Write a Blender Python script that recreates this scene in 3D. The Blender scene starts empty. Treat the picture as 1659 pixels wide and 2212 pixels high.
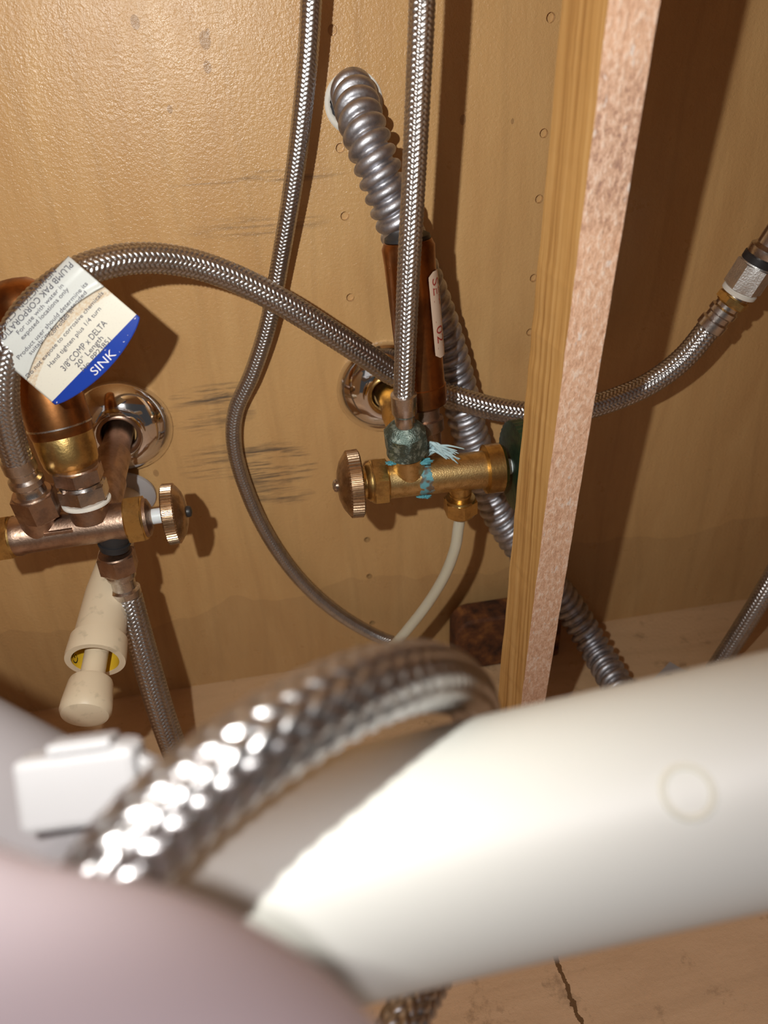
import bpy, math, random
import numpy as np
from mathutils import Vector, Matrix
random.seed(4); rng = np.random.default_rng(4)
PI = math.pi
S = bpy.context.scene
COL = S.collection

# ---------------------------------------------------------------- camera, light, exposure
D, H, F = 0.44, 0.4365, 1660.0              # camera to back wall, camera above floor, focal length in pixels
CAM = Vector((0, -D, H))
CX = Vector((.9838, -.1743, -.0420)).normalized()
FW = Vector((.1216, .8211, -.5578)).normalized()
CX = (CX - FW * CX.dot(FW)).normalized()
CY = CX.cross(FW).normalized()              # camera up
cd = bpy.data.cameras.new('camera'); cam = bpy.data.objects.new('camera', cd); COL.objects.link(cam)
cam.matrix_world = Matrix.Translation(CAM) @ Matrix((CX, CY, -FW)).transposed().to_4x4()
cd.sensor_fit = 'HORIZONTAL'; cd.sensor_width = 36; cd.lens = 36 * F / 1659
cd.clip_start = 0.004; cd.clip_end = 20
cd.dof.use_dof = True; cd.dof.focus_distance = 0.395; cd.dof.aperture_fstop = 11.5
S.camera = cam
L1 = bpy.data.lights.new('flash_light', 'SPOT'); lo = bpy.data.objects.new('flash_light', L1); COL.objects.link(lo)
lp = CAM - CX * .065 + CY * .030 - FW * .008
aim = CX * (-130 / F) + CY * (480 / F) + FW
lo.matrix_world = Matrix.Translation(lp) @ aim.to_track_quat('-Z', 'Y').to_matrix().to_4x4()
L1.energy = 5.9; L1.shadow_soft_size = .0035; L1.spot_size = math.radians(132); L1.spot_blend = 1
L1.color = (.99, .99, .94)
L2 = bpy.data.lights.new('room_light', 'AREA'); l2 = bpy.data.objects.new('room_light', L2); COL.objects.link(l2)
L2.shape = 'RECTANGLE'; L2.size = .8; L2.size_y = .5; L2.energy = .5; L2.color = (1, .93, .90)
l2.matrix_world = Matrix.Translation((-.25, -1.15, .75)) @ Vector((.25, 1.1, -.5)).to_track_quat('-Z', 'Y').to_matrix().to_4x4()
L3 = bpy.data.lights.new('ceiling_lamp', 'AREA'); l3 = bpy.data.objects.new('ceiling_lamp', L3); COL.objects.link(l3)
L3.shape = 'DISK'; L3.size = .12; L3.energy = 19; L3.color = (1, .95, .97)
l3.matrix_world = Matrix.Translation((.10, -1.40, 1.95)) @ Vector((0, 1.1, -1.95)).to_track_quat('-Z', 'Y').to_matrix().to_4x4()
W = bpy.data.worlds.new('world'); S.world = W; W.use_nodes = True
W.node_tree.nodes['Background'].inputs[0].default_value = (.9, .85, .85, 1)
W.node_tree.nodes['Background'].inputs[1].default_value = .05
S.view_settings.view_transform = 'Standard'; S.view_settings.look = 'None'
S.view_settings.gamma = 1; S.view_settings.use_curve_mapping = False; S.view_settings.exposure = 0.0

# ---------------------------------------------------------------- places
def ray(px, py): return CX * ((px - 829.5) / F) + CY * ((1106 - py) / F) + FW
def P(px, py, d=0.0):                        # point seen at a pixel, d metres out from the back wall
    r = ray(px, py); return CAM + r * ((D - d) / r.y)
def Q(px, py, z): return CAM + ray(px, py) * z           # by distance along the view
def G(px, py, h=0.0):                        # on the floor (or h above it)
    r = ray(px, py); return CAM + r * ((h - H) / r.z)

# ---------------------------------------------------------------- materials
def mat(name, col=(.5, .5, .5), rough=.5, metal=0, **k):
    m = bpy.data.materials.new(name); m.use_nodes = True
    b = m.node_tree.nodes['Principled BSDF']
    b.inputs['Base Color'].default_value = (*col, 1); b.inputs['Roughness'].default_value = rough
    b.inputs['Metallic'].default_value = metal
    for a, v in k.items(): b.inputs[a.replace('_', ' ')].default_value = v
    return m
class N:                                    # tiny node builder
    def __init__(s, m): s.t = m.node_tree; s.b = s.t.nodes['Principled BSDF']
    def n(s, kind, **k):
        x = s.t.nodes.new('ShaderNode' + kind)
        for a, v in k.items():
            if hasattr(x, a): setattr(x, a, v)
        return x
    def l(s, a, b): s.t.links.new(a, b)
    def pos(s, scale=(1, 1, 1), coord='Object', rot=(0, 0, 0)):
        c = s.n('TexCoord'); mp = s.n('Mapping'); mp.inputs['Scale'].default_value = scale; mp.inputs['Rotation'].default_value = rot
        if coord == 'World':
            g = s.n('NewGeometry'); s.l(g.outputs['Position'], mp.inputs[0])
        else: s.l(c.outputs[coord], mp.inputs[0])
        return mp.outputs[0]
    def noise(s, v, scale, detail=4, rough=.55, dist=0):
        x = s.n('TexNoise'); x.inputs['Scale'].default_value = scale; x.inputs['Detail'].default_value = detail
        x.inputs['Roughness'].default_value = rough; x.inputs['Distortion'].default_value = dist; s.l(v, x.inputs['Vector']); return x.outputs['Fac']
    def ramp(s, f, stops):
        x = s.n('ValToRGB'); e = x.color_ramp.elements
        while len(e) > 1: e.remove(e[-1])
        for i, (p, c) in enumerate(stops):
            c = c if hasattr(c, '__len__') else (c, c, c)
            q = e[0] if i == 0 else e.new(p)
            q.position = p; q.color = (*c, 1)
        s.l(f, x.inputs[0]); return x.outputs[0]
    def mix(s, f, a, b, mode='MIX'):
        x = s.n('Mix'); x.data_type = 'RGBA'; x.blend_type = mode
        for v, i in ((f, 0), (a, 6), (b, 7)):
            if hasattr(v, 'links'): s.l(v, x.inputs[i])
            elif i == 0: x.inputs[0].default_value = v
            else: x.inputs[i].default_value = (*v, 1)
        return x.outputs[2]
    def m(s, op, a, b=0, c=0):
        x = s.n('Math'); x.operation = op
        for i, v in enumerate((a, b, c)):
            if hasattr(v, 'links'): s.l(v, x.inputs[i])
            else: x.inputs[i].default_value = v
        return x.outputs[0]
    def sep(s, v): x = s.n('SeparateXYZ'); s.l(v, x.inputs[0]); return x.outputs
    def col(s, v): s.l(v, s.b.inputs['Base Color'])
    def rough(s, v): s.l(v, s.b.inputs['Roughness'])
    def bump(s, h, strength=.3, dist=.001):
        x = s.n('Bump'); x.inputs['Strength'].default_value = strength; x.inputs['Distance'].default_value = dist
        s.l(h, x.inputs['Height']); s.l(x.outputs[0], s.b.inputs['Normal'])
    def blob(s, xyz, c, rx, rz, axes=(0, 2)):      # 1 in the middle of an ellipse, 0 outside
        a = s.m('DIVIDE', s.m('SUBTRACT', xyz[axes[0]], c[axes[0]]), rx); b = s.m('DIVIDE', s.m('SUBTRACT', xyz[axes[1]], c[axes[1]]), rz)
        r = s.m('ADD', s.m('MULTIPLY', a, a), s.m('MULTIPLY', b, b))
        return s.m('MAXIMUM', s.m('SUBTRACT', 1, r), 0)

def laminate(name, cols, marks=False, floor=False):
    m = mat(name, rough=.42); n = N(m)
    v = n.pos((1, 1, 1), 'World')
    sc = (26, 26, 5) if not floor else (6, 26, 26)
    vg = n.pos(sc, 'World')
    g1 = n.noise(vg, 1.6, 6, .6, .6); g2 = n.noise(n.pos((160, 160, 12) if not floor else (12, 160, 160), 'World'), 2.2, 4, .6)
    c = n.ramp(g1, [(.3, cols[0]), (.52, cols[1]), (.72, cols[2])])
    c = n.mix(n.ramp(g2, [(.52, 0), (.80, .2)]), c, [x * .72 for x in cols[0]])
    # fine curved growth lines
    w = n.n('TexWave'); w.wave_type = 'BANDS'; w.bands_direction = 'X' if not floor else 'Y'
    w.inputs['Scale'].default_value = 9; w.inputs['Distortion'].default_value = 7; w.inputs['Detail'].default_value = 2; w.inputs['Detail Scale'].default_value = .7
    n.l(n.pos((1, 1, .35) if not floor else (.35, 1, 1), 'World'), w.inputs[0])
    c = n.mix(n.ramp(w.outputs['Fac'], [(.0, .12), (.06, 0)]), c, [x * .6 for x in cols[0]])
    if marks:
        xyz = n.sep(v)
        st = n.noise(n.pos((22, 1, 300), 'World', (0, -.12, 0)), 1.0, 4, .7)
        for (px, py, rx, rz, k) in ((470, 850, .030, .007, 1), (590, 1010, .030, .020, 1.25), (480, 1000, .03, .014, .8), (560, 490, .04, .008, .5), (560, 385, .05, .004, .7), (450, 900, .03, .014, .8), (600, 1075, .026, .008, .9)):
            b = n.blob(xyz, P(px, py), rx, rz)
            f = n.m('MULTIPLY', n.m('POWER', b, .6), n.ramp(st, [(.47, 0), (.66, 1)]))
            c = n.mix(n.m('MINIMUM', n.m('MULTIPLY', f, k), .8), c, (.075, .06, .05))
        # water stained lower band
        wn = n.noise(n.pos((9, 9, 9), 'World'), 1.0, 3)
        f = n.m('LESS_THAN', xyz[2], n.m('ADD', .022, n.m('MULTIPLY', wn, .11)))
        c = n.mix(n.m('MULTIPLY', f, .15), c, (.16, .09, .05))
        for (px, py, r) in ((292, 48, .0022), (443, 87, .0028), (448, 145, .002), (449, 68, .001), (337, 1022, .0018), (367, 236, .0014), (1000, 259, .0018), (1107, 262, .001)):
            b = n.m('GREATER_THAN', n.blob(xyz, P(px, py), r, r * 1.5), .1)
            c = n.mix(n.m('MULTIPLY', b, .5), c, (.22, .12, .055))
    if floor:
        xyz = n.sep(v)
        a, b = G(1185, 2030), G(1262, 2230)
        t = n.m('DIVIDE', n.m('SUBTRACT', xyz[1], b.y), (a.y - b.y))
        xl = n.m('ADD', b.x, n.m('MULTIPLY', t, a.x - b.x))
        xl = n.m('ADD', xl, n.m('MULTIPLY', n.m('SUBTRACT', n.noise(v, 240, 3), .5), .006))
        dx = n.m('ABSOLUTE', n.m('SUBTRACT', xyz[0], xl))
        c = n.mix(n.m('MULTIPLY', n.m('LESS_THAN', dx, .0012), .9), c, (.10, .045, .012))
        st = n.noise(v, 40, 5, .7); c = n.mix(n.ramp(st, [(.58, 0), (.7, .5)]), c, (.13, .075, .035))
    n.col(c)
    h = n.noise(v, 520 if not floor else 300, 3, .6); h2 = n.noise(v, 1500, 2)
    n.bump(n.m('ADD', h, n.m('MULTIPLY', h2, .3)), .62, .0006)
    n.rough(n.ramp(n.noise(v, 60, 3), [(.3, .26), (.7, .36)]))
    return m
M = {}
M['wall'] = laminate('maple_laminate', [(.50, .285, .115), (.55, .325, .135), (.59, .36, .155)], marks=True)
M['floor'] = laminate('maple_floor', [(.54, .35, .195), (.60, .395, .225), (.64, .43, .25)], floor=True)

def metal(name, col, rough, col2=None, scale=120, bump=.15, r2=None, th=(.45, .65)):
    m = mat(name, col, rough, 1); n = N(m); v = n.pos((1, 1, 1), 'World'); f = n.noise(v, scale, 5, .65)
    if col2: n.col(n.mix(n.ramp(f, [(th[0], 0), (th[1], 1)]), col, col2))
    n.rough(n.ramp(f, [(.3, rough), (.75, r2 or rough + .15)]))
    n.bump(n.noise(v, scale * 5, 3), bump, .0004); return m
M['braid'] = metal('stainless_braid', (.54, .53, .535), .29, (.44, .43, .43), 200, .1, .38)
n = N(M['braid']); at = n.n('Attribute'); at.attribute_name = 'weave'; old = n.b.inputs['Base Color'].links[0].from_socket
n.col(n.mix(n.ramp(at.outputs['Fac'], [(.12, 1), (.42, 0)]), old, (.05, .045, .042)))      # darker where the weave lies low
M['steel'] = metal('stainless_ferrule', (.62, .58, .56), .20, (.5, .45, .42), 150, .1)
M['scaled'] = metal('scaled_chrome', (.78, .77, .76), .38, (.6, .58, .56), 220, .5, .55)
M['chrome'] = mat('chrome', (.85, .84, .84), .07, 1)
M['brass'] = metal('aged_brass', (.66, .45, .17), .27, (.44, .27, .10), 150, .25, .42)
M['brass_body'] = metal('forged_brass', (.72, .52, .24), .33, (.52, .34, .14), 260, .35, .45)
M['bronze'] = metal('dull_bronze', (.46, .32, .24), .32, (.30, .20, .15), 160, .3, .5)
M['copper'] = metal('aged_copper', (.38, .16, .055), .27, (.20, .085, .035), 60, .1, .4)
M['conduit'] = metal('galvanised_conduit', (.50, .50, .54), .42, (.32, .32, .35), 160, .2, .55)
M['knurl'] = metal('knurled_bronze', (.50, .36, .24), .25, (.30, .2, .12), 160, .15)
M['verdigris'] = metal('verdigris_nut', (.14, .19, .17), .4, (.38, .46, .42), 300, 1.0, .7, (.5, .62))
M['white'] = mat('white_pvc', (.75, .75, .695), .45)
n = N(M['white']); v = n.pos((1, 1, 1), 'World')
n.col(n.mix(n.ramp(n.noise(v, 45, 3), [(.66, 0), (.74, .35)]), (.75, .75, .695), (.70, .67, .54)))
M['stem'] = mat('white_stem', (.78, .78, .80), .35, Subsurface_Weight=.2)
M['white_plain'] = mat('white_plastic', (.39, .375, .385), .4)
M['lilac'] = mat('pale_lilac_plastic', (.66, .57, .615), .75)
M['shaded_plastic'] = mat('shaded_plastic', (.24, .22, .23), .6)  # for the white pipe's bend, shade painted into the colour
M['cream'] = mat('cream_plastic', (.74, .60, .42), .42)
n = N(M['cream']); n.col(n.mix(n.ramp(n.noise(n.pos((1, 1, 1), 'World'), 130, 3), [(.6, 0), (.72, .5)]), (.74, .62, .45), (.45, .38, .26)))
M['yellow'] = mat('yellow_label', (.78, .50, .03), .5)
M['black'] = mat('black_ink', (.012, .012, .014), .5)
M['dark'] = mat('dark_rubber', (.02, .02, .022), .45)
M['red'] = mat('red_ink', (.35, .04, .03), .5)
M['ink'] = mat('grey_ink', (.09, .09, .12), .6)
M['whiteink'] = mat('white_ink', (.75, .76, .80), .6)
M['plaster'] = mat('plaster', (.72, .69, .63), .9)
M['crust'] = mat('teal_crust', (.10, .34, .40), .8)
M['shred'] = mat('pale_tape_shred', (.42, .58, .62), .6)
M['green'] = metal('green_handle', (.018, .045, .02), .3, (.01, .022, .014), 200, .2)
M['green'].node_tree.nodes['Principled BSDF'].inputs['Metallic'].default_value = .2
M['tube'] = mat('translucent_tube', (.72, .68, .55), .22, Transmission_Weight=.35, Subsurface_Weight=.3, IOR=1.4)
M['tube'].node_tree.nodes['Principled BSDF'].inputs['Subsurface Radius'].default_value = (.003, .003, .002)
# brass with teal corrosion band (a stain ring around the valve body)
m = metal('stained_brass', (.72, .52, .24), .33, (.52, .34, .14), 260, .35, .45); n = N(m); M['brass_stain'] = m
xyz = n.sep(n.pos((1, 1, 1), 'World')); c0 = P(914, 1040, .085).x
w = n.noise(n.pos((1, 1, 1), 'World'), 260, 4, .7)
dx = n.m('ABSOLUTE', n.m('SUBTRACT', xyz[0], n.m('ADD', c0, n.m('MULTIPLY', n.m('SUBTRACT', w, .5), .010))))
f1 = n.m('LESS_THAN', dx, .0032); old = n.b.inputs['Base Color'].links[0].from_socket
teal = n.ramp(n.noise(n.pos((1, 1, 1), 'World'), 140, 2), [(.44, (.09, .06, .05)), (.52, (.08, .32, .40))])
n.col(n.mix(n.m('MULTIPLY', f1, .92), old, teal)); n.l(n.m('SUBTRACT', 1, n.m('MULTIPLY', f1, .85)), n.b.inputs['Metallic'])
# timber
def timber():
    m = mat('pine_side', rough=.6); n = N(m); v = n.pos((420, 420, 7), 'World')
    f = n.noise(v, 1, 4, .6, .3); n.col(n.ramp(f, [(.3, (.33, .155, .04)), (.5, (.52, .285, .09)), (.7, (.62, .37, .14))]))
    n.bump(f, .3, .0005)
    M['pine'] = m
    m = mat('rough_front', rough=.75); n = N(m); v = n.pos((1, 1, .5), 'World')
    f = n.noise(v, 520, 5, .75); g = n.noise(v, 45, 3)
    c = n.ramp(f, [(.3, (.55, .29, .18)), (.5, (.78, .48, .32)), (.66, (.90, .70, .57))])
    xyz = n.sep(n.pos((1, 1, 1), 'World'))
    b = n.blob(xyz, P(1345, 330, .17), .08, .03)
    c = n.mix(n.m('MULTIPLY', n.m('POWER', b, .7), n.ramp(f, [(.35, .6), (.55, .1)])), c, (.20, .11, .10))
    c = n.mix(n.ramp(n.noise(v, 330, 2, .5), [(.66, 0), (.72, .7)]), c, (.82, .72, .66))
    n.col(c); n.bump(f, .8, .0012); M['front'] = m
timber()
m = mat('rust', rough=.7, metal=.2); n = N(m); v = n.pos((1, 1, 1), 'World'); f = n.noise(v, 70, 6, .65)
n.col(n.ramp(f, [(.35, (.035, .014, .008)), (.52, (.13, .045, .015)), (.70, (.30, .12, .03))])); n.bump(f, .6, .001); M['rust'] = m

# ---------------------------------------------------------------- object helpers
def tag(o, label=None, cat=None, group=None, kind=None):
    for k, v in (('label', label), ('category', cat), ('group', group), ('kind', kind)):
        if v: o[k] = v
    return o
def thing(name, loc, label, cat, group=None):
    o = bpy.data.objects.new(name, None); o.empty_display_size = .01; COL.objects.link(o); o.location = loc
    return tag(o, label, cat, group)
def rootof(o):
    while o.parent: o = o.parent
    return o
def mesh(name, verts, faces, mats, parent=None, smooth=True, fm=None, sharp=None):
    V = np.array([tuple(v) for v in verts], dtype=float) if not isinstance(verts, np.ndarray) else verts
    off = np.array(rootof(parent).location) if parent else V.mean(0)
    me = bpy.data.meshes.new(name)
    me.from_pydata((V - off).tolist(), [], faces if isinstance(faces, list) else faces.tolist())
    mats = mats if isinstance(mats, (list, tuple)) else [mats]
    for m in mats: me.materials.append(m)
    if smooth: me.polygons.foreach_set('use_smooth', [True] * len(me.polygons))
    if fm: me.polygons.foreach_set('material_index', fm)
    if sharp: me.set_sharp_from_angle(angle=math.radians(sharp))
    me.update()
    o = bpy.data.objects.new(name, me); COL.objects.link(o)
    if parent: o.parent = parent
    else: o.location = off
    return o
def frame(axis):
    a = Vector(axis).normalized(); r = Vector((0, 0, 1)) if abs(a.z) < .9 else Vector((0, 1, 0))
    u = r.cross(a).normalized(); return a, u, a.cross(u).normalized()
def grid_faces(nu, nv, close=True):        # rings of nu points, nv rings
    i = np.arange(nv - 1)[:, None] * nu; j = np.arange(nu)[None] if close else np.arange(nu - 1)[None]
    k = (j + 1) % nu if close else j + 1
    return np.stack([i + j, i + k, i + nu + k, i + nu + j], -1).reshape(-1, 4)
def lathe(name, A, B, prof, mt, parent=None, seg=48, hexa=None, caps=True, knurl=None, sharp=35):
    """prof: list of (t along A->B in metres, radius); hexa = rings drawn as hexagons; knurl = (i0, i1, teeth, depth)"""
    A, B = Vector(A), Vector(B); a, u, v = frame(B - A); V = []
    for i, (t, r) in enumerate(prof):
        for k in range(seg):
            th = 2 * PI * k / seg; rr = r
            if hexa and i in hexa:
                q = (th + PI / 6) % (PI / 3) - PI / 6; rr = r * math.cos(PI / 6) / math.cos(q)
            if knurl and knurl[0] <= i <= knurl[1]: rr = r - (knurl[3] if k % 4 > 1 else 0)
            V.append(A + a * t + (u * math.cos(th) + v * math.sin(th)) * rr)
    Fc = grid_faces(seg, len(prof)).tolist()
    if caps: Fc += [list(range(seg))[::-1], [len(V) - seg + k for k in range(seg)]]
    return mesh(name, V, Fc, mt, parent, sharp=sharp)
def hexnut(name, A, L, r, mt, parent, ax, ch=.0008):
    A = Vector(A); a = Vector(ax).normalized(); c = r * .866
    return lathe(name, A, A + a, [(0, c * .96), (ch, c), (ch * 1.2, r), (L - ch * 1.2, r), (L - ch, c), (L, c * .96)], mt, parent, seg=48, hexa=(2, 3), sharp=25)
def spline(pts, step=.001):
    """Catmull-Rom through points, resampled at an even step"""
    p = [Vector(x) for x in pts]; p = [2 * p[0] - p[1]] + p + [2 * p[-1] - p[-2]]; out = []
    for i in range(1, len(p) - 2):
        p0, p1, p2, p3 = p[i - 1:i + 3]
        d1 = max((p1 - p0).length, 1e-6) ** .5; d2 = max((p2 - p1).length, 1e-6) ** .5; d3 = max((p3 - p2).length, 1e-6) ** .5
        for k in range(40):
            t = d1 + d2 * k / 40
            A1 = p0 * ((d1 - t) / d1) + p1 * (t / d1); A2 = p1 * ((d1 + d2 - t) / d2) + p2 * ((t - d1) / d2); A3 = p2 * ((d1 + d2 + d3 - t) / d3) + p3 * ((t - d1 - d2) / d3)
            B1 = A1 * ((d1 + d2 - t) / (d1 + d2)) + A2 * (t / (d1 + d2)); B2 = A2 * ((d1 + d2 + d3 - t) / (d2 + d3)) + A3 * ((t - d1) / (d2 + d3))
            out.append(B1 * ((d1 + d2 - t) / d2) + B2 * ((t - d1) / d2))
    out.append(p[-2]); a = np.array([tuple(x) for x in out])
    for _ in range(3): a[1:-1] = (a[:-2] + 2 * a[1:-1] + a[2:]) / 4
    s = np.concatenate([[0], np.cumsum(np.linalg.norm(np.diff(a, axis=0), axis=1))])
    n = max(int(s[-1] / step), 4); t = np.linspace(0, s[-1], n)
    return np.stack([np.interp(t, s, a[:, k]) for k in range(3)], 1), t
def tubegrid(c, nu):
    """parallel transported frames; returns unit radial directions (nv, nu, 3)"""
    T = np.gradient(c, axis=0)
    for _ in range(6): T[1:-1] = (T[:-2] + T[1:-1] * 2 + T[2:]) / 4
    T /= np.linalg.norm(T, axis=1)[:, None]
    u = np.zeros_like(c); r = np.array([0, -1, 0.]) if abs(T[0][1]) < .9 else np.array([1., 0, 0])
    u[0] = r - T[0] * r.dot(T[0]); u[0] /= np.linalg.norm(u[0])
    for i in range(1, len(c)):
        w = u[i - 1] - T[i] * u[i - 1].dot(T[i]); u[i] = w / np.linalg.norm(w)
    v = np.cross(T, u); th = np.linspace(0, 2 * PI, nu, endpoint=False)
    return u[:, None] * np.cos(th)[None, :, None] + v[:, None] * np.sin(th)[None, :, None], th
def tube(name, pts, r, mt, parent=None, nu=32, step=.002, caps=True):
    c, s = spline(pts, step); R, th = tubegrid(c, nu)
    rr = np.interp(s / s[-1], np.linspace(0, 1, len(r)), r) if hasattr(r, '__len__') else np.full(len(s), r)
    V = (c[:, None] + R * rr[:, None, None]).reshape(-1, 3); Fc = grid_faces(nu, len(c)).tolist()
    if caps: Fc += [list(range(nu))[::-1], [len(V) - nu + k for k in range(nu)]]
    return mesh(name, V, Fc, mt, parent)
def braid(name, pts, r, parent=None, N_=12, p=.0021, nu=112, step=.00034, depth=.0008):
    c, s = spline(pts, step); R, th = tubegrid(c, nu)
    a = N_ * th[None] / (2 * PI) + s[:, None] / p; b = N_ * th[None] / (2 * PI) - s[:, None] / p
    fa, fb = np.floor(a), np.floor(b); ra, rb = a - fa, b - fb
    k = np.mod(fa + fb, 4); top = k < 2           # which family of strands lies on top (2/2 twill)
    across = np.where(top, ra, rb); along = np.where(top, rb, ra)
    tt = np.where(top, (k + along) / 2, (k - 2 + along) / 2)
    h = np.sqrt(np.clip(1 - (2 * across - 1) ** 2, 0, 1)) ** .8 * (.35 + .65 * np.sin(PI * np.clip(tt, 0, 1)) ** .7)
    h += .05 * np.cos(2 * PI * 4 * across)        # single wires of each strand
    rad = r - depth + depth * h
    V = (c[:, None] + R * rad[..., None]).reshape(-1, 3); Fc = grid_faces(nu, len(c)).tolist()
    Fc += [list(range(nu))[::-1], [len(V) - nu + k for k in range(nu)]]
    o = mesh(name, V, Fc, M['braid'], parent); at = o.data.attributes.new('weave', 'FLOAT', 'POINT'); at.data.foreach_set('value', h.reshape(-1).astype(np.float32))
    return o
def conduit(name, pts, r, parent=None, pitch=.0072, nu=64, step=.0004):
    c, s = spline(pts, step); R, th = tubegrid(c, nu)
    q = np.mod(s[:, None] / pitch - th[None] / (2 * PI), 1)
    h = np.where(q < .78, np.sin(PI * q / .78) ** .45, 0)
    V = (c[:, None] + R * (r - .0030 + .0030 * h)[..., None]).reshape(-1, 3)
    Fc = grid_faces(nu, len(c)).tolist() + [list(range(nu))[::-1]]
    return mesh(name, V, Fc, M['conduit'], parent)
def prism(name, outline, off, mt, parent=None, bevel=.0006, smooth=False):
    """closed outline (3D points) extruded by the vector off, edges bevelled"""
    n = len(outline); V = [Vector(p) for p in outline] + [Vector(p) + Vector(off) for p in outline]
    Fc = [list(range(n))[::-1], list(range(n, 2 * n))] + [[i, (i + 1) % n, n + (i + 1) % n, n + i] for i in range(n)]
    o = mesh(name, V, Fc, mt, parent, smooth)
    if bevel:
        b = o.modifiers.new('bevel', 'BEVEL'); b.width = bevel; b.segments = 2; b.limit_method = 'ANGLE'
    return o
def box(name, c, s, mt, parent=None, X=Vector((1, 0, 0)), Y=Vector((0, 1, 0)), Z=Vector((0, 0, 1)), bevel=.001):
    c = Vector(c); a = [c + X * (sx * s[0] / 2) + Y * (sy * s[1] / 2) - Z * (s[2] / 2) for sx, sy in ((-1, -1), (1, -1), (1, 1), (-1, 1))]
    return prism(name, a, Z * s[2], mt, parent, bevel)
def text2d(body):
    cu = bpy.data.curves.new('t', 'FONT'); cu.body = body; cu.size = 1; cu.resolution_u = 3; cu.offset = .0
    o = bpy.data.objects.new('t', cu); COL.objects.link(o); dg = bpy.context.evaluated_depsgraph_get()
    me = bpy.data.meshes.new_from_object(o.evaluated_get(dg)); V = [v.co.copy() for v in me.vertices]; Fc = [list(p.vertices) for p in me.polygons]
    bpy.data.objects.remove(o); bpy.data.meshes.remove(me); return V, Fc

# ---------------------------------------------------------------- the cabinet
XL, XR, ZT = -.42, .62, .55
def slab(name, a, b, mt):
    x0, y0, z0 = a; x1, y1, z1 = b
    V = [(x, y, z) for z in (z0, z1) for x, y in ((x0, y0), (x1, y0), (x1, y1), (x0, y1))]
    Fc = [[3, 2, 1, 0], [4, 5, 6, 7], [0, 1, 5, 4], [1, 2, 6, 5], [2, 3, 7, 6], [3, 0, 4, 7]]
    return tag(mesh(name, V, Fc, mt, smooth=False), kind='structure')
wall = slab('wall_back', (XL, 0, -.02), (XR, .016, ZT), M['wall'])
slab('floor', (XL, -.70, -.016), (XR, 0, 0), M['floor'])
slab('ceiling_blocker', (XL, -.50, ZT), (XR, .016, ZT + .03), M['wall'])  # unseen cabinet top, added to keep the lamp off the back wall
slab('wall_left', (XL - .016, -.62, -.016), (XL, .016, ZT), M['wall'])
slab('wall_right', (XR, -.62, -.016), (XR + .016, .016, ZT), M['wall'])
# holes cut into the back panel
cut = []; HV = []; HF = []
def cutter(c, r, depth):
    n = 32; b = len(HV)
    for y in (-.003, depth):
        for k in range(n):
            th = 2 * PI * k / n; HV.append((c.x + r * math.cos(th), y, c.z + r * math.sin(th)))
    HF.append([b + k for k in range(n)]); HF.append([b + n + k for k in range(n)][::-1])
    for k in range(n): HF.append([b + (k + 1) % n, b + k, b + n + k, b + n + (k + 1) % n])
pins = [(718, 65), (735, 320), (745, 467), (757, 643), (1190, 38), (1175, 288), (1165, 430), (1153, 601), (1145, 718)]
for p in pins: cutter(P(*p), .0024, .0030)
for p in ((793, 1166), (798, 1245), (804, 1346)): cutter(P(*p), .0022, .020)
HC = P(764, 222); cutter(HC, .0150, .020)
cm = mesh('cut', HV, HF, M['wall'], smooth=False)
bo = wall.modifiers.new('b', 'BOOLEAN'); bo.object = cm; bo.operation = 'DIFFERENCE'; bo.solver = 'EXACT'
bpy.context.view_layer.update(); dg = bpy.context.evaluated_depsgraph_get()
me2 = bpy.data.meshes.new_from_object(wall.evaluated_get(dg)); wall.modifiers.clear(); wall.data = me2
bpy.data.objects.remove(cm)
# torn white plaster rim in the conduit hole
V = []; nr = 72
for k in range(nr):
    th = 2 * PI * k / nr; w = .0016 + .0010 * math.sin(3 * th + 1) + random.uniform(-.0004, .0004)
    w += .0022 * max(0, math.cos(th - math.radians(205)))
    for (rr, y) in ((.0149, .001), (.0149 + .0002, -.0004), (.0150 - w, -.0002), (.0148 - w, .004)):
        V.append((HC.x + rr * math.cos(th), y, HC.z + rr * math.sin(th)))
tag(mesh('trim_1', V, [[4 * k + j, 4 * k + (j + 1), (4 * k + 4) % (4 * nr) + j + 1, (4 * k + 4) % (4 * nr) + j] for k in range(nr) for j in range(3)], M['plaster']), kind='structure')

# ---------------------------------------------------------------- timber strip
def board():
    def edge(px0, py0, d0, px1, py1, d1):
        a, b = P(px0, py0, d0), P(px1, py1, d1); dv = b - a
        t0 = (a.z - ZT) / (a.z - b.z); t1 = a.z / (a.z - b.z)
        return a + dv * t0, a + dv * t1
    fl = edge(1316, 0, .170, 1128, 1500, .145); fr = edge(1426, 0, .170, 1180, 1500, .145)
    rl = edge(1215, 0, .132, 1076, 1500, .125)
    rr = tuple(rl[i] + (fr[i] - fl[i]) * 1.0 for i in (0, 1))
    V = []; n = 60
    for i in range(n + 1):
        t = i / n
        for j, e in enumerate((fl, fr, rr, rl)):
            p = e[0].lerp(e[1], t)
            p = p + Vector((random.uniform(-1, 1) * .00022 if j in (0, 3) else random.uniform(-1, 1) * .00012, 0, 0)); V.append(p)
    Fc = []; fm = []
    for i in range(n):
        for j in range(4):
            Fc.append([4 * i + j, 4 * i + 4 + j, 4 * i + 4 + (j + 1) % 4, 4 * i + (j + 1) % 4]); fm.append(1 if j == 0 else 0)
    Fc += [[0, 1, 2, 3], [4 * n + 3, 4 * n + 2, 4 * n + 1, 4 * n]]; fm += [0, 0]
    o = mesh('timber_strip', V, Fc, [M['pine'], M['front']], smooth=False, fm=fm)
    tag(o, 'upright pine strip with a rough pinkish front edge, standing in front of the back panel', 'wood strip')
board()

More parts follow.
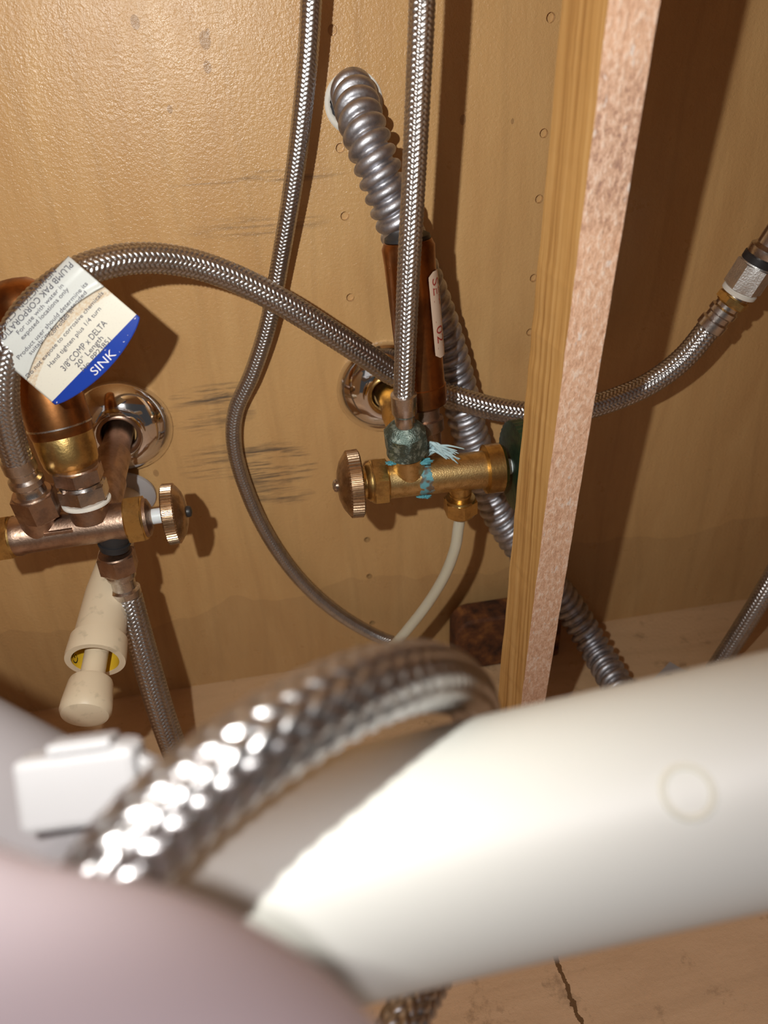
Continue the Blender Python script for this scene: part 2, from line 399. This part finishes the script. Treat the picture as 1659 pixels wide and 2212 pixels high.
# ---------------------------------------------------------------- flexible conduit
o = conduit('flexible_conduit', [HC + Vector((-.001, .012, .006)), P(765, 208, .004), P(780, 262, .020), P(806, 335, .030), P(848, 450, .034), P(880, 530, .030), P(918, 620, .024), P(952, 710, .020), P(982, 810, .018),
    P(1018, 945, .018), P(1078, 1110, .022), P(1150, 1215, .028), P(1222, 1300, .033), G(1285, 1400, .030), G(1340, 1492, .022), G(1400, 1590, .015), G(1480, 1700, .0145)], .0118)
tag(o, 'ribbed grey metal conduit running from the round hole down behind the timber strip', 'conduit')

# ---------------------------------------------------------------- braided hoses
def hose_thing(name, base, label, cat='hose'): return thing(name, base, label, cat, None)
GR = None
# A: thin one winding down the back panel
o = braid('braided_hose', [P(676, -120, .035), P(672, 0, .032), P(664, 130, .030), P(640, 350, .026), P(606, 560, .019), P(579, 700, .016), P(545, 806, .013), P(509, 890, .010), P(506, 965, .009),
    P(540, 1078, .008), P(590, 1175, .008), P(655, 1260, .009), P(730, 1325, .011), P(810, 1372, .014), P(880, 1400, .02), P(950, 1440, .03)], .0049, N_=10, p=.0020, nu=100, step=.0004, depth=.0006)
tag(o, 'thin dark braided hose winding down the back panel past the black scuff marks', 'hose')
# B: straight one down to the middle valve
tB = thing('supply_hose', P(872, 900, .094), 'straight vertical braided hose screwed onto the top of the middle brass valve', 'hose')
braid('braid', [P(914, -110, .090), P(912, 0, .090), P(903, 200, .091), P(893, 400, .092), P(881, 620, .094), P(872, 858, .096)], .0054, tB, N_=12, p=.0021, step=.00034)
a, b = P(872, 852, .096), P(876, 940, .095); L = (b - a).length
o = lathe('ferrule', a, b, [(-.001, .0045), (0, .0066), (.010, .0064), (.011, .0058), (.012, .0052), (L * .85, .0052), (L, .0072)], M['steel'], tB)
a, b = P(874, 922, .0945), P(880, 1008, .090)
hx = (b - a).normalized(); o = lathe('coupling_nut', a, b, [(-.002, .006), (0, .0085), (.003, .0108), (.004, .0118), (.015, .0116), (.0165, .0105), (.0175, .009)], M['verdigris'], tB, hexa=(3, 4)); o['label'] = 'dark nut crusted with green corrosion'
# C: fat arched one with the tag
tC = thing('sink_hose', P(75, 1100, .087), 'thick braided hose arching over the back panel from the left valve to the right edge', 'hose')
braid('braid', [P(38, 995, .091), P(18, 930, .095), P(6, 850, .099), P(14, 770, .099), P(48, 695, .095), P(105, 632, .088), P(185, 582, .080), P(290, 558, .069), P(400, 566, .058), P(500, 598, .052),
    P(600, 648, .048), P(700, 710, .043), P(800, 775, .037), P(850, 808, .034), P(940, 843, .034), P(1040, 876, .040), P(1130, 892, .044), P(1210, 892, .045), P(1300, 872, .044), P(1400, 830, .045), P(1475, 775, .048), P(1545, 692, .052)], .0071, tC, N_=14, p=.0025, nu=128, step=.00036)
a, b = P(41, 1003, .090), P(84, 1098, .088); L = (b - a).length; e = L / 10
o = lathe('ferrule', a - (b - a) * .12, b, [(-.001, .0068), (0, .0080), (.006, .0080), (.007, .0070), (.010, .0070), (.0115, .0084), (.0145, .0084), (.016, .0070), (.020, .0072), (.0215, .0082), (.024, .0082)], M['steel'], tC)
hexnut('coupling_nut', a + (b - a) * .62, .0145, .0115, M['bronze'], tC, b - a)
a, b = P(1532, 708, .052), P(1604, 622, .057); ax = (b - a).normalized()
lathe('ferrule', a, b, [(-.001, .0066), (0, .0082), (.005, .0082), (.006, .0070), (.009, .0070), (.010, .0082), (.013, .0082), (.014, .0070), (.017, .0070), (.018, .0080), (.021, .0080), (.023, .0068), (.030, .0068)], M['steel'], tC)
hexnut('brass_collar', P(1575, 657, .055), .0055, .0096, M['brass'], tC, ax)
# D: lower left
tD = thing('supply_hose', P(250, 1215, .087), 'braided hose hanging from the underside of the left valve', 'hose')
braid('braid', [P(277, 1290, .088), P(292, 1345, .092), P(322, 1450, .098), P(352, 1550, .104), P(388, 1650, .11), P(430, 1760, .12), P(500, 1850, .13), P(590, 1900, .13)], .0079, tD, N_=14, p=.0025, nu=120, step=.00036)
a, b = P(246, 1190, .086), P(277, 1300, .088); ax = (b - a).normalized()
hexnut('coupling_nut', P(249, 1194, .086), .0115, .0108, M['bronze'], tD, ax)
lathe('ferrule', P(260, 1236, .0865), P(278, 1300, .088), [(-.003, .0075), (0, .0083), (.003, .0078), (.004, .0065), (.010, .0065), (.011, .0082), (.0145, .0082), (.0155, .0074), (.018, .0079), (.0195, .0076)], M['steel'], tD)
# E: right edge
o = braid('braided_hose', [P(1760, 1090, .06), P(1700, 1195, .065), P(1645, 1290, .07), P(1590, 1378, .07), P(1535, 1462, .068), P(1470, 1560, .06), P(1400, 1700, .05)], .0072, N_=14, p=.0025, nu=112, step=.00042)
tag(o, 'braided hose crossing the lower right corner of the cabinet behind the white pipe', 'hose')
# foreground loop
o = braid('braided_hose', [Q(150, 2020, .112), Q(240, 1895, .112), Q(330, 1790, .114), Q(430, 1702, .117), Q(560, 1608, .121), Q(690, 1532, .128), Q(800, 1483, .137), Q(890, 1462, .150), Q(965, 1470, .172), Q(1022, 1520, .215),
    Q(1040, 1620, .255), Q(1050, 1740, .28), Q(1040, 1860, .29), Q(1000, 1980, .275), Q(945, 2080, .25), Q(893, 2170, .232), Q(850, 2260, .22), Q(820, 2350, .21)], .0074, N_=12, p=.0044, nu=112, step=.00045, depth=.0012)
tag(o, 'blurred braided hose looping over the near end of the white pipe', 'hose')

# right connector continuing out of frame
tR = thing('hose_connector', P(1640, 575, .06), 'chrome hex connector with a black ring and white scale at the right edge', 'connector')
a, b = P(1597, 630, .057), P(1680, 505, .064); ax = (b - a).normalized()
hexnut('hex_body', a + ax * .0015, .0160, .0108, M['scaled'], tR, ax)
lathe('scale_ring', a - ax * .0012, b, [(0, .0086), (.0005, .0098), (.0022, .0099), (.003, .009)], M['plaster'], tR)['label'] = 'chalky white scale ring'
lathe('black_ring', a + ax * .0172, b, [(0, .008), (.0005, .0098), (.004, .0098), (.0048, .008)], M['dark'], tR)['label'] = 'black rubber ring'
lathe('spout', a + ax * .021, b, [(0, .0085), (.001, .0092), (.005, .0092), (.007, .0072), (.04, .0072)], M['steel'], tR)

# ---------------------------------------------------------------- valves
DV = .085
def handle(parent, A, ax, r, mt, name='handle', teeth=58, flip=False, depth=.0006):
    A = Vector(A); ax = Vector(ax).normalized()
    s = r / .0185
    o = lathe(name, A, A + ax, [(0, r * .3), (.0004, r * .93), (.0012 * s, r), (.0072 * s, r * .985), (.0080 * s, r * .93), (.0110 * s, r * .70), (.0128 * s, r * .42), (.0132 * s, r * .2)], mt, parent, seg=teeth * 4, knurl=(2, 3, teeth, depth), sharp=20)
    lathe('screw', A + ax * .0130 * s, A + ax * .03, [(-.001, r * .17), (.0012, r * .19), (.0022, r * .16), (.0028, r * .07)], M['dark'] if flip else M['steel'], o, seg=24)
    return o
# left valve
tL = thing('stop_valve', P(150, 1140, DV), 'dull bronze double stop valve at the left edge with its round knob pointing right', 'valve')
A0, A1 = P(-30, 1168, DV), P(385, 1108, DV); ax = (A1 - A0).normalized()
def along(px, A0=None, A1=None, x0=-30, x1=385): return A0.lerp(A1, (px - x0) / (x1 - x0))
al = lambda px: A0 + (A1 - A0) * ((px + 30) / 415)
bL = (al(275) - al(25)).length
lathe('body', al(25), A1, [(0, .0085), (.001, .0103), (.004, .0106), (.006, .0098), (bL * .5, .0097), (bL * .97, .0100), (bL, .0100)], M['bronze'], tL)
hexnut('packing_nut', al(272), .0098, .0135, M['brass'], tL, ax); hexnut('end_nut', al(-22), .0125, .0125, M['brass'], tL, ax)
lathe('nut_collar', al(272) + ax * .0098, A1, [(0, .0105), (.0015, .0100), (.003, .007), (.0036, .005)], M['bronze'], tL)
lathe('stem', al(318), A1, [(0, .0042), (.0105, .0042)], M['stem'], tL)['label'] = 'white plastic stem'
handle(tL, al(355), ax, .0165, M['knurl'], flip=True)
q0 = al(88); q1 = P(76, 1098, .088)
lathe('port', q0, q1, [(0, .0088), ((q1 - q0).length, .0090)], M['bronze'], tL)
q0 = al(242); q1 = P(249, 1200, .086)
lathe('port', q0, q1, [(0, .0085), (.010, .0085), (.0104, .0078), (.0118, .0078), (.012, .0086), (.013, .0086), (.0132, .0078), (.016, .0078)], M['dark'], tL)
E1 = P(262, 920, 0); q = al(205)
lathe('inlet_pipe', E1 + Vector((0, .004, 0)), q, [(0, .0080), (.03, .0080), (.031, .0095), (.055, .0095), (.056, .0105), ((q - E1).length, .0105)], M['bronze'], tL)
cx_ = (P(170, 1025, .0835) - P(192, 1100, .0855)).normalized(); q2 = P(187, 1082, .085)
lathe('port', q2 - cx_ * .010, q2 + cx_ * .02, [(.0088, .0105), (.0092, .0122), (.0102, .0123), (.0108, .011)], M['plaster'], tL)['label'] = 'chalky sealing ring'
lathe('port', q2 - cx_ * .010, q2 + cx_ * .02, [(0, .0098), (.0095, .0105)], M['bronze'], tL)
hexnut('compression_nut', q2 + cx_ * .0005, .0105, .0128, M['steel'], tL, cx_, .0015)
hexnut('reducer', q2 + cx_ * .0112, .0085, .0125, M['bronze'], tL, cx_)
bx = [al(105) + Vector((0, -.0098, .0035)), al(165) + Vector((0, -.0098, .0035)), al(165) + Vector((0, -.0098, .0055)), al(105) + Vector((0, -.0098, .0055))]
prism('cast_mark', bx, Vector((0, .002, 0)), M['bronze'], tL, .0003)
# left arrestor (copper)
tA = thing('copper_pipe_chamber', P(176, 1050, .080), 'fat brown copper chamber standing on the left valve behind the printed tag', 'pipe chamber')
c1, c0 = P(168, 1040, .080), P(28, 600, .054); L = (c0 - c1).length
lathe('chamber', c1, c0, [(.016, .009), (.020, .0130), (.027, .0152), (L * .30, .0155), (L * .9, .0150), (L * .96, .0120), (L * .995, .006), (L, .001)], M['copper'], tA)
lathe('solder_ring', c1 + (c0 - c1).normalized() * .0295, c0, [(0, .0150), (.0004, .0159), (.0012, .0159), (.0016, .0150)], M['steel'], tA)
lathe('brass_neck', c1, c0, [(.0065, .0105), (.008, .0122), (.011, .0135), (.016, .0142), (.0285, .0148), (.029, .0146)], M['brass'], tA)
# escutcheons
def escutcheon(C, r, label):
    o = lathe('escutcheon', C, C + Vector((0, -1, 0)), [(-.0005, r * .98), (.0012, r), (.004, r * .95), (.009, r * .80), (.0125, r * .60), (.0140, r * .45), (.0135, r * .36), (.010, r * .32)], M['chrome'], None, seg=96, caps=False, sharp=80)
    return tag(o, label, 'cover plate', 'chrome wall cover plates')
escutcheon(E1, .0305, 'polished chrome cover plate on the panel behind the left bronze valve')
E2 = P(831, 836, 0)
escutcheon(E2, .0305, 'polished chrome cover plate on the panel behind the middle brass valve')
# middle valve
tM = thing('stop_valve', P(940, 1035, DV), 'bright brass double stop valve in the middle with teal corrosion, knob pointing left', 'valve')
B0, B1 = P(757, 1046, DV), P(1100, 1008, DV); ay = (B1 - B0).normalized()
bl = lambda px: B0 + (B1 - B0) * ((px - 757) / 343)
Lb = (bl(1050) - bl(832)).length
lathe('body', bl(832), B1, [(0, .0100), (.001, .0106), (.003, .0104), (Lb * .3, .0103), (Lb * .97, .0106), (Lb, .0106)], M['brass_stain'], tM)
hexnut('packing_nut', bl(800), (bl(835) - bl(800)).length, .0138, M['brass'], tM, ay)
lathe('nut_collar', bl(800), B0, [(0, .0110), (.0015, .0105), (.003, .009), (.0055, .0088), (.006, .006)], M['brass'], tM)
lathe('packing_nut', bl(1046), B1, [(-.001, .0105), (0, .0138), (.0085, .0140), (.0105, .0125), (.011, .009)], M['brass'], tM)
lathe('stem', bl(770), B1, [(0, .0042), (.009, .0042)], M['stem'], tM)['label'] = 'white plastic stem'
lathe('stem', bl(1083), B1, [(0, .0044), (.009, .0044)], M['stem'], tM)['label'] = 'white plastic stem'
handle(tM, bl(781), -ay, .0188, M['knurl'])
h2 = lathe('handle', bl(1103), bl(1103) + ay, [(0, .003), (.0003, .022), (.0008, .0255), (.0075, .0262), (.0085, .024), (.011, .016), (.0115, .003)], M['green'], tM, seg=160, knurl=(2, 3, 80, .0005), sharp=60)
h2['label'] = 'dark green round handle half hidden by the timber strip'
q = bl(880); lathe('port', q, P(880, 985, .088), [(0, .0092), (.018, .0094)], M['brass_body'], tM)
q = bl(992); q1 = P(995, 1130, DV)
lathe('outlet_port', q, q1, [(0, .0066), (.0125, .0064), (.0128, .0056), (.0138, .0056), (.0141, .0062), (.0150, .0062), (.0153, .0056), (.018, .0056)], M['brass'], tM)
hexnut('outlet_nut', q + (q1 - q).normalized() * .0168, .0110, .0100, M['brass'], tM, q1 - q, .0012)
q = bl(918)
lathe('inlet_pipe', E2 + Vector((0, .004, 0)), q, [(0, .0080), (.03, .0080), (.031, .0095), (.055, .0095), (.056, .0105), ((q - E2).length, .0100)], M['brass'], tM)
# middle arrestor
tN = thing('copper_pipe_chamber', P(938, 960, .070), 'tall orange copper chamber with a paper label behind the straight vertical hose', 'pipe chamber')
c1, c0 = P(925, 965, .074), P(880, 515, .062); L = (c0 - c1).length; an = (c0 - c1).normalized()
lathe('chamber', c1, c0, [(.024, .0095), (.026, .0125), (.036, .0128), (.0365, .0122), (.05, .0122), (.10, .0128), (L - .004, .0132), (L - .001, .0118), (L, .010)], M['copper'], tN)
lathe('brass_neck', c1, c0, [(-.003, .0075), (.010, .0078), (.0105, .0098), (.017, .0098), (.0175, .008), (.025, .008)], M['bronze'], tN)
lathe('end_cap', c1, c0, [(L - .0005, .0115), (L + .0012, .0112), (L + .003, .008), (L + .0034, .001)], M['dark'], tN)
# paper label around the right flank of the chamber
toc = (CAM - (c1 + c0) / 2); toc = (toc - an * toc.dot(an)).normalized(); side = an.cross(toc).normalized()
if side.dot(CX) < 0: side = -side
def cyl(th, t, r): return c1 + an * t + (toc * math.cos(th) + side * math.sin(th)) * r
V = []; nt = 14; nz = 20
tz0, tz1 = L * .47, L * .86
for j in range(nz + 1):
    f = j / nz; w = math.sqrt(max(0, 1 - (max(0, abs(f - .5) - .44) / .06) ** 2)) * .5 + .5
    for i in range(nt + 1):
        th = math.radians(68) + math.radians(30) * w * (i / nt * 2 - 1); V.append(cyl(th, tz0 + (tz1 - tz0) * f, .01345))
lab = mesh('label_sticker', V, grid_faces(nt + 1, nz + 1, False).tolist(), mat('worn_label', (.62, .47, .36), .45), tN)
def cyltext(body, th0, t0, size, r, mt, par, sgn=1):
    tv, tf = text2d(body); V = [cyl(math.radians(th0) + (v.y * size) / r, t0 - v.x * size, r) for v in tv]; return mesh('printed_text', V, tf, mt, par, smooth=False)
cyltext('SET', 48, tz1 - .003, .009, .01352, M['red'], lab); cyltext('1021', 48, tz0 + .021, .009, .01352, M['red'], lab)
# pale corrosion and tape shreds between the nut and the body
tS = thing('tape_shreds', P(950, 985, .09), 'pale teal frayed tape shreds sticking out between the corroded nut and the brass body', 'tape')
for i in range(16):
    x0, y0 = 918 + random.uniform(0, 18), 955 + i * 2.1; x1 = 955 + random.uniform(-10, 12); y1 = 972 + random.uniform(-10, 10)
    x2 = x1 + random.uniform(8, 40); y2 = y1 + random.uniform(4, 26)
    tube('shred', [P(x0, y0, .088), P((x0 + x1) / 2, (y0 + y1) / 2 - 8, .094), P(x1, y1, .095), P(x2, y2, .096)], [.0005, .0009, .0006, .0003], M['shred'], tS, 6, .001)
def crust(cx, cy, dd, sx, sy):
    n = 26; V = []; c = P(cx, cy, dd)
    for k in range(n):
        th = 2 * PI * k / n; f = random.uniform(.55, 1.1); q = P(cx + math.cos(th) * sx * f, cy + math.sin(th) * sy * f, dd - .0006); V.append(q)
    for k in range(n):
        V.append(V[k].lerp(c, .45) + Vector((0, -random.uniform(.0006, .0018), 0)))
    V.append(c + Vector((0, -.0012, 0)))
    Fc = [[k, (k + 1) % n, n + (k + 1) % n, n + k] for k in range(n)] + [[n + k, n + (k + 1) % n, 2 * n] for k in range(n)]
    mesh('corrosion_crust', V, Fc, M['crust'], tM, smooth=False)['label'] = 'teal corrosion crust'
crust(912, 996, .0945, 26, 9); crust(916, 1072, .0885, 18, 6); crust(845, 1000, .094, 14, 6)
# thin water line
o = tube('plastic_tube', [P(995, 1112, DV), P(990, 1140, DV), P(984, 1180, DV), P(962, 1240, .083), P(925, 1302, .08), P(880, 1360, .078), P(835, 1412, .076), P(780, 1470, .072)], .0033, M['tube'], None, 24)
tag(o, 'thin translucent plastic tube curving down from the small brass nut under the middle valve', 'tube')

# ---------------------------------------------------------------- white tube arm sticking out of the panel, lower left
tW = thing('plastic_pipe_arm', P(272, 1065, 0), 'cream plastic pipe sticking out below the left valve, yellow band inside its rim', 'pipe')
W0 = P(275, 1062, 0); WA = (P(186, 1530, .15) - W0).normalized(); wl = lambda d: W0 + WA * d
lathe('flange', W0, wl(1), [(.001, .018), (.003, .018), (.005, .013)], M['white_plain'], tW)
lathe('sleeve', W0, wl(1), [(.003, .0090), (.060, .0095), (.082, .0122), (.110, .0134), (.1125, .0136), (.1135, .0150), (.124, .0157), (.1265, .0154), (.1265, .0122), (.108, .0118), (.100, .006)], M['cream'], tW, caps=False)
lathe('yellow_band', W0, wl(1), [(.1262, .01215), (.1085, .0117)], M['yellow'], tW, caps=False)['label'] = 'yellow band inside the rim'
lathe('rod', W0, wl(1), [(.090, .0062), (.140, .0062)], M['cream'], tW)
lathe('end_cap', W0, wl(1), [(.1385, .0060), (.139, .0106), (.1405, .0112), (.152, .0126), (.156, .0127), (.1585, .0115), (.1595, .009), (.160, .002)], M['cream'], tW)
tv, tf = text2d('GARD'); V = []; wa, wu, wv = frame(WA)
camd = (CAM - wl(.12)); camd = (camd - wa * camd.dot(wa)).normalized(); lf = wa.cross(camd); lf = lf if lf.dot(CX) < 0 else -lf
for v in tv:                                # lettering on the left inside wall of the band
    th = math.radians(100) - (v.x - 1.2) * .0062 / .0120; V.append(wl(.1258 - (.72 - v.y) * .0075 - .0005) + (-camd * math.cos(th) * -1 + lf * math.sin(th)) * .01200)
mesh('printed_text', V, tf, M['black'], tW, smooth=False)

# ---------------------------------------------------------------- printed hose tag
tT = thing('paper_tag', P(120, 720, .098), 'white printed paper tag with a blue SINK stripe wrapped around the thick arched hose', 'tag')
TL, UX, VX = np.array([-35., 742.]), np.array([183., -189.]), np.array([157., 135.])
def crease(u): return .59 + u * (-.657) + u * u * .557
def td(u, v):
    w = v - crease(u)
    return .1060 - .016 * max(0, .22 - v) ** 2 * 8 + .0012 * math.exp(-(w / .05) ** 2) * (1 if w < 0 else .2) - .004 * (u - .5) ** 2 * 2 + .003 * max(0, v - .6)
def tp(u, v, e=0):
    q = TL + UX * u + VX * v; return P(q[0], q[1], td(u, v) + e)
V = []; UV = []; nu_, nv_ = 60, 70
for j in range(nv_ + 1):
    for i in range(nu_ + 1):
        u = i / nu_; f = j / nv_; vm = 1.0 + .12 * 4 * u * (1 - u) - .02 * (abs(2 * u - 1) ** 12)
        v = f * vm; V.append(tp(u, v)); UV.append((u, v))
paper = mesh('paper', V, grid_faces(nu_ + 1, nv_ + 1, False).tolist(), [], tT)
pm = mat('tag_paper', rough=.35); n = N(pm); paper.data.materials.append(pm)
uvl = paper.data.uv_layers.new(name='uv'); li = np.zeros(len(paper.data.loops), dtype=int); paper.data.loops.foreach_get('vertex_index', li)
uvl.data.foreach_set('uv', np.array(UV)[li].ravel())
so = paper.modifiers.new('thick', 'SOLIDIFY'); so.thickness = .0003; so.offset = 0
xy = n.sep(n.pos((1, 1, 1), 'UV')); u, v = xy[0], xy[1]
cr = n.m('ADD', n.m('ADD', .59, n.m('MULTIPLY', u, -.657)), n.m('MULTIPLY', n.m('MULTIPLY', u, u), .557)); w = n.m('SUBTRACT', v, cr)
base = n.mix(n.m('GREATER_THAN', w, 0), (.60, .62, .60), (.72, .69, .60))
ns = n.noise(n.pos((1, 1, 1), 'UV'), 34, 5, .7)
band = n.m('MULTIPLY', n.m('GREATER_THAN', w, 0.0), n.m('LESS_THAN', n.m('ADD', w, n.m('MULTIPLY', ns, .05)), .135))
base = n.mix(n.m('MULTIPLY', band, n.ramp(ns, [(.36, .75), (.6, .15)])), base, (.55, .36, .18))
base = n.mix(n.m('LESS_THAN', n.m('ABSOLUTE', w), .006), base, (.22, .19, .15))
base = n.mix(n.ramp(n.noise(n.pos((1, 1, 1), 'UV'), 60, 3), [(.62, 0), (.7, .3)]), base, (.35, .34, .32))
base = n.mix(n.m('GREATER_THAN', v, .935), base, (.010, .045, .33))
chip = n.m('MULTIPLY', n.m('GREATER_THAN', v, .95), n.m('GREATER_THAN', n.noise(n.pos((1, 1, 1), 'UV'), 16, 4, .7), .66))
n.col(n.mix(chip, base, (.7, .68, .66)))
Mi = np.linalg.inv(np.stack([UX, VX], 1))
def tagtext(body, a, b, hf, mt, e=.0006):
    tv, tf = text2d(body); a, b = np.array(a, float), np.array(b, float); xs = [q.x for q in tv]; s = np.linalg.norm(b - a) / max(xs)
    dr = (b - a) / np.linalg.norm(b - a); up = np.array([dr[1], -dr[0]]); V = []
    for q in tv:
        p = a + dr * q.x * s + up * q.y * hf; c = Mi @ (p - TL); V.append(tp(c[0], c[1], e))
    return mesh('printed_text', V, tf, mt, paper, smooth=False)
for body, a, b, hf, mt in (
    ('For use with water in', (40, 724), (138, 618), 14, 'ink'), ('exposed locations only', (49, 735), (149, 626), 14, 'ink'),
    ('Product user should determine its', (41, 778), (190, 614), 14, 'ink'), ('suitability for the intended', (66, 768), (188, 633), 13, 'ink'),
    ('corroded in', (112, 726), (160, 671), 13, 'ink'), ('Do not expose to corrosive chemicals', (60, 818), (224, 634), 13, 'ink'),
    ('Hand tighten plus 1/4 turn', (108, 795), (219, 668), 14, 'ink'), ('3/8"COMP x DELTA', (139, 803), (232, 699), 20, 'ink'),
    ('20" Length', (168, 795), (224, 731), 16, 'ink'), ('No. PP23851', (180, 804), (241, 735), 16, 'ink'), ('SINK', (205, 813), (252, 766), 27, 'whiteink'),
    ('PLUMB PAK CORPORATION', (150, 564), (-12, 738), 20, 'ink'), ('NEWINGTON, CT 06111', (116, 579), (-20, 724), 15, 'ink')):
    tagtext(body, a, b, hf, M[mt])

# ---------------------------------------------------------------- rusty plate by the floor, small card
cs = []
x0, x1, y0 = G(985, 1452).x, G(1250, 1452).x, -.030
zt = P(1010, 1345, .03).z
X0 = P(985, 1400, .03).x; X1 = P(1215, 1350, .03).x; r_ = .014
cs = [Vector((X1, y0, .001)), Vector((X1, y0, zt))]
for k in range(9):
    th = PI / 2 + PI / 2 * k / 8; cs.append(Vector((X0 + r_ + r_ * math.cos(th), y0, zt - r_ + r_ * math.sin(th))))
cs.append(Vector((X0, y0, .001)))
o = prism('rusty_plate', cs[::-1], Vector((0, .022, 0)), M['rust'], None, .002)
tag(o, 'rusty brown metal plate with a rounded corner standing on the floor behind the timber strip', 'metal plate')
c = G(1447, 1478); t = thing('paper_card', c, 'small white paper square with a grey mark lying on the floor behind the white pipe', 'card')
cc = [G(1447, 1430, .0003), G(1500, 1462, .0003), G(1455, 1510, .0003), G(1405, 1475, .0003)]
prism('paper', cc, Vector((0, 0, .0004)), M['white_plain'], t, 0)
m1 = [G(1438, 1458, .0008), G(1452, 1455, .0008), G(1454, 1464, .0008), G(1441, 1467, .0008)]
prism('printed_mark', m1, Vector((0, 0, .0001)), M['ink'], t, 0)

# ---------------------------------------------------------------- big white pipe with its bend
tP = thing('drain_pipe', Q(1200, 1780, .16), 'thick white plastic drain pipe crossing the foreground at a slant', 'pipe')
zp, rp = .159, .0238
tube('pipe', [Q(2300, 1518, zp), Q(1659, 1670, zp), Q(1300, 1751, zp), Q(1000, 1820, zp), Q(700, 1893, zp), Q(420, 1955, zp)], rp, M['white'], tP, 96, .002)
o = tube('elbow', [Q(470, 1945, zp), Q(330, 1955, .163), Q(200, 1905, .172), Q(60, 1815, .182), Q(-104, 1718, .188), Q(-350, 1580, .19), Q(-600, 1440, .19)], rp * 1.02, M['shaded_plastic'], tP, 96, .002); o['label'] = 'bend of the white pipe, its shade painted in as grey'
# moulded ring on the pipe
rc = Q(1418, 1722, zp); zx = (Q(1659, 1672, zp) - Q(1300, 1752, zp)).normalized()
V = []; pc = Q(1418, 1726, zp); nd = (CAM - pc); nd = (nd - zx * nd.dot(zx)).normalized(); sd = zx.cross(nd)
for k in range(64):
    for j in range(8):
        th = 2 * PI * k / 64; ph = 2 * PI * j / 8; rr = .0044 + .0005 * math.cos(ph)
        ua, va = rr * math.cos(th), rr * math.sin(th); R0 = .0238 + .0002 + .0005 * math.sin(ph)
        V.append(pc + zx * ua + nd * (R0 * math.cos(va / .0238)) + sd * (R0 * math.sin(va / .0238)))
Fc = [[8 * k + j, 8 * ((k + 1) % 64) + j, 8 * ((k + 1) % 64) + (j + 1) % 8, 8 * k + (j + 1) % 8] for k in range(64) for j in range(8)]
mesh('moulded_ring', V, Fc, mat('ring_white', (.80, .78, .66), .4), tP)

# white plastic clamp box, lower left
tK = thing('plastic_clip', Q(150, 1680, .2), 'blurred white plastic clip with a raised tab at the lower left', 'clip')
k0 = Q(160, 1690, .148); UXk = (Q(300, 1668, .148) - Q(20, 1705, .148)).normalized(); UZk = UXk.cross(FW).normalized(); UZk = -UZk if UZk.z < 0 else UZk
box('clip_body', k0 + FW * .004 - UZk * .002, (.0240, .008, .0145), M['white_plain'], tK, UXk, FW, UZk, .0015)
box('tab', k0 + FW * .003 + UZk * .0064 + UXk * .0015, (.0125, .006, .0023), M['white_plain'], tK, UXk, FW, UZk, .0006)
lathe('barrel', Q(268, 1598, .152), Q(268, 1800, .152), [(0, .0030), (.0005, .0036), (.018, .0036)], M['white_plain'], tK)
lathe('boss', Q(300, 1735, .146), Q(300, 1735, .165), [(0, .003), (.0005, .0036), (.008, .0036)], M['white_plain'], tK)
prism('wedge', [Q(296, 1632, .148), Q(352, 1660, .148), Q(350, 1690, .148), Q(300, 1680, .148)], FW * .004, M['white_plain'], tK, .0004)

# very near pale pipe, lower left corner
o = tube('near_pipe', [Q(-500, 2150, .072), Q(-100, 2290, .074), Q(250, 2360, .076), Q(470, 2470, .078), Q(640, 2660, .08), Q(760, 2900, .08)], .0182, M['lilac'], None, 96, .002)
tag(o, 'very blurred pale lilac pipe close to the camera in the bottom left corner', 'pipe')
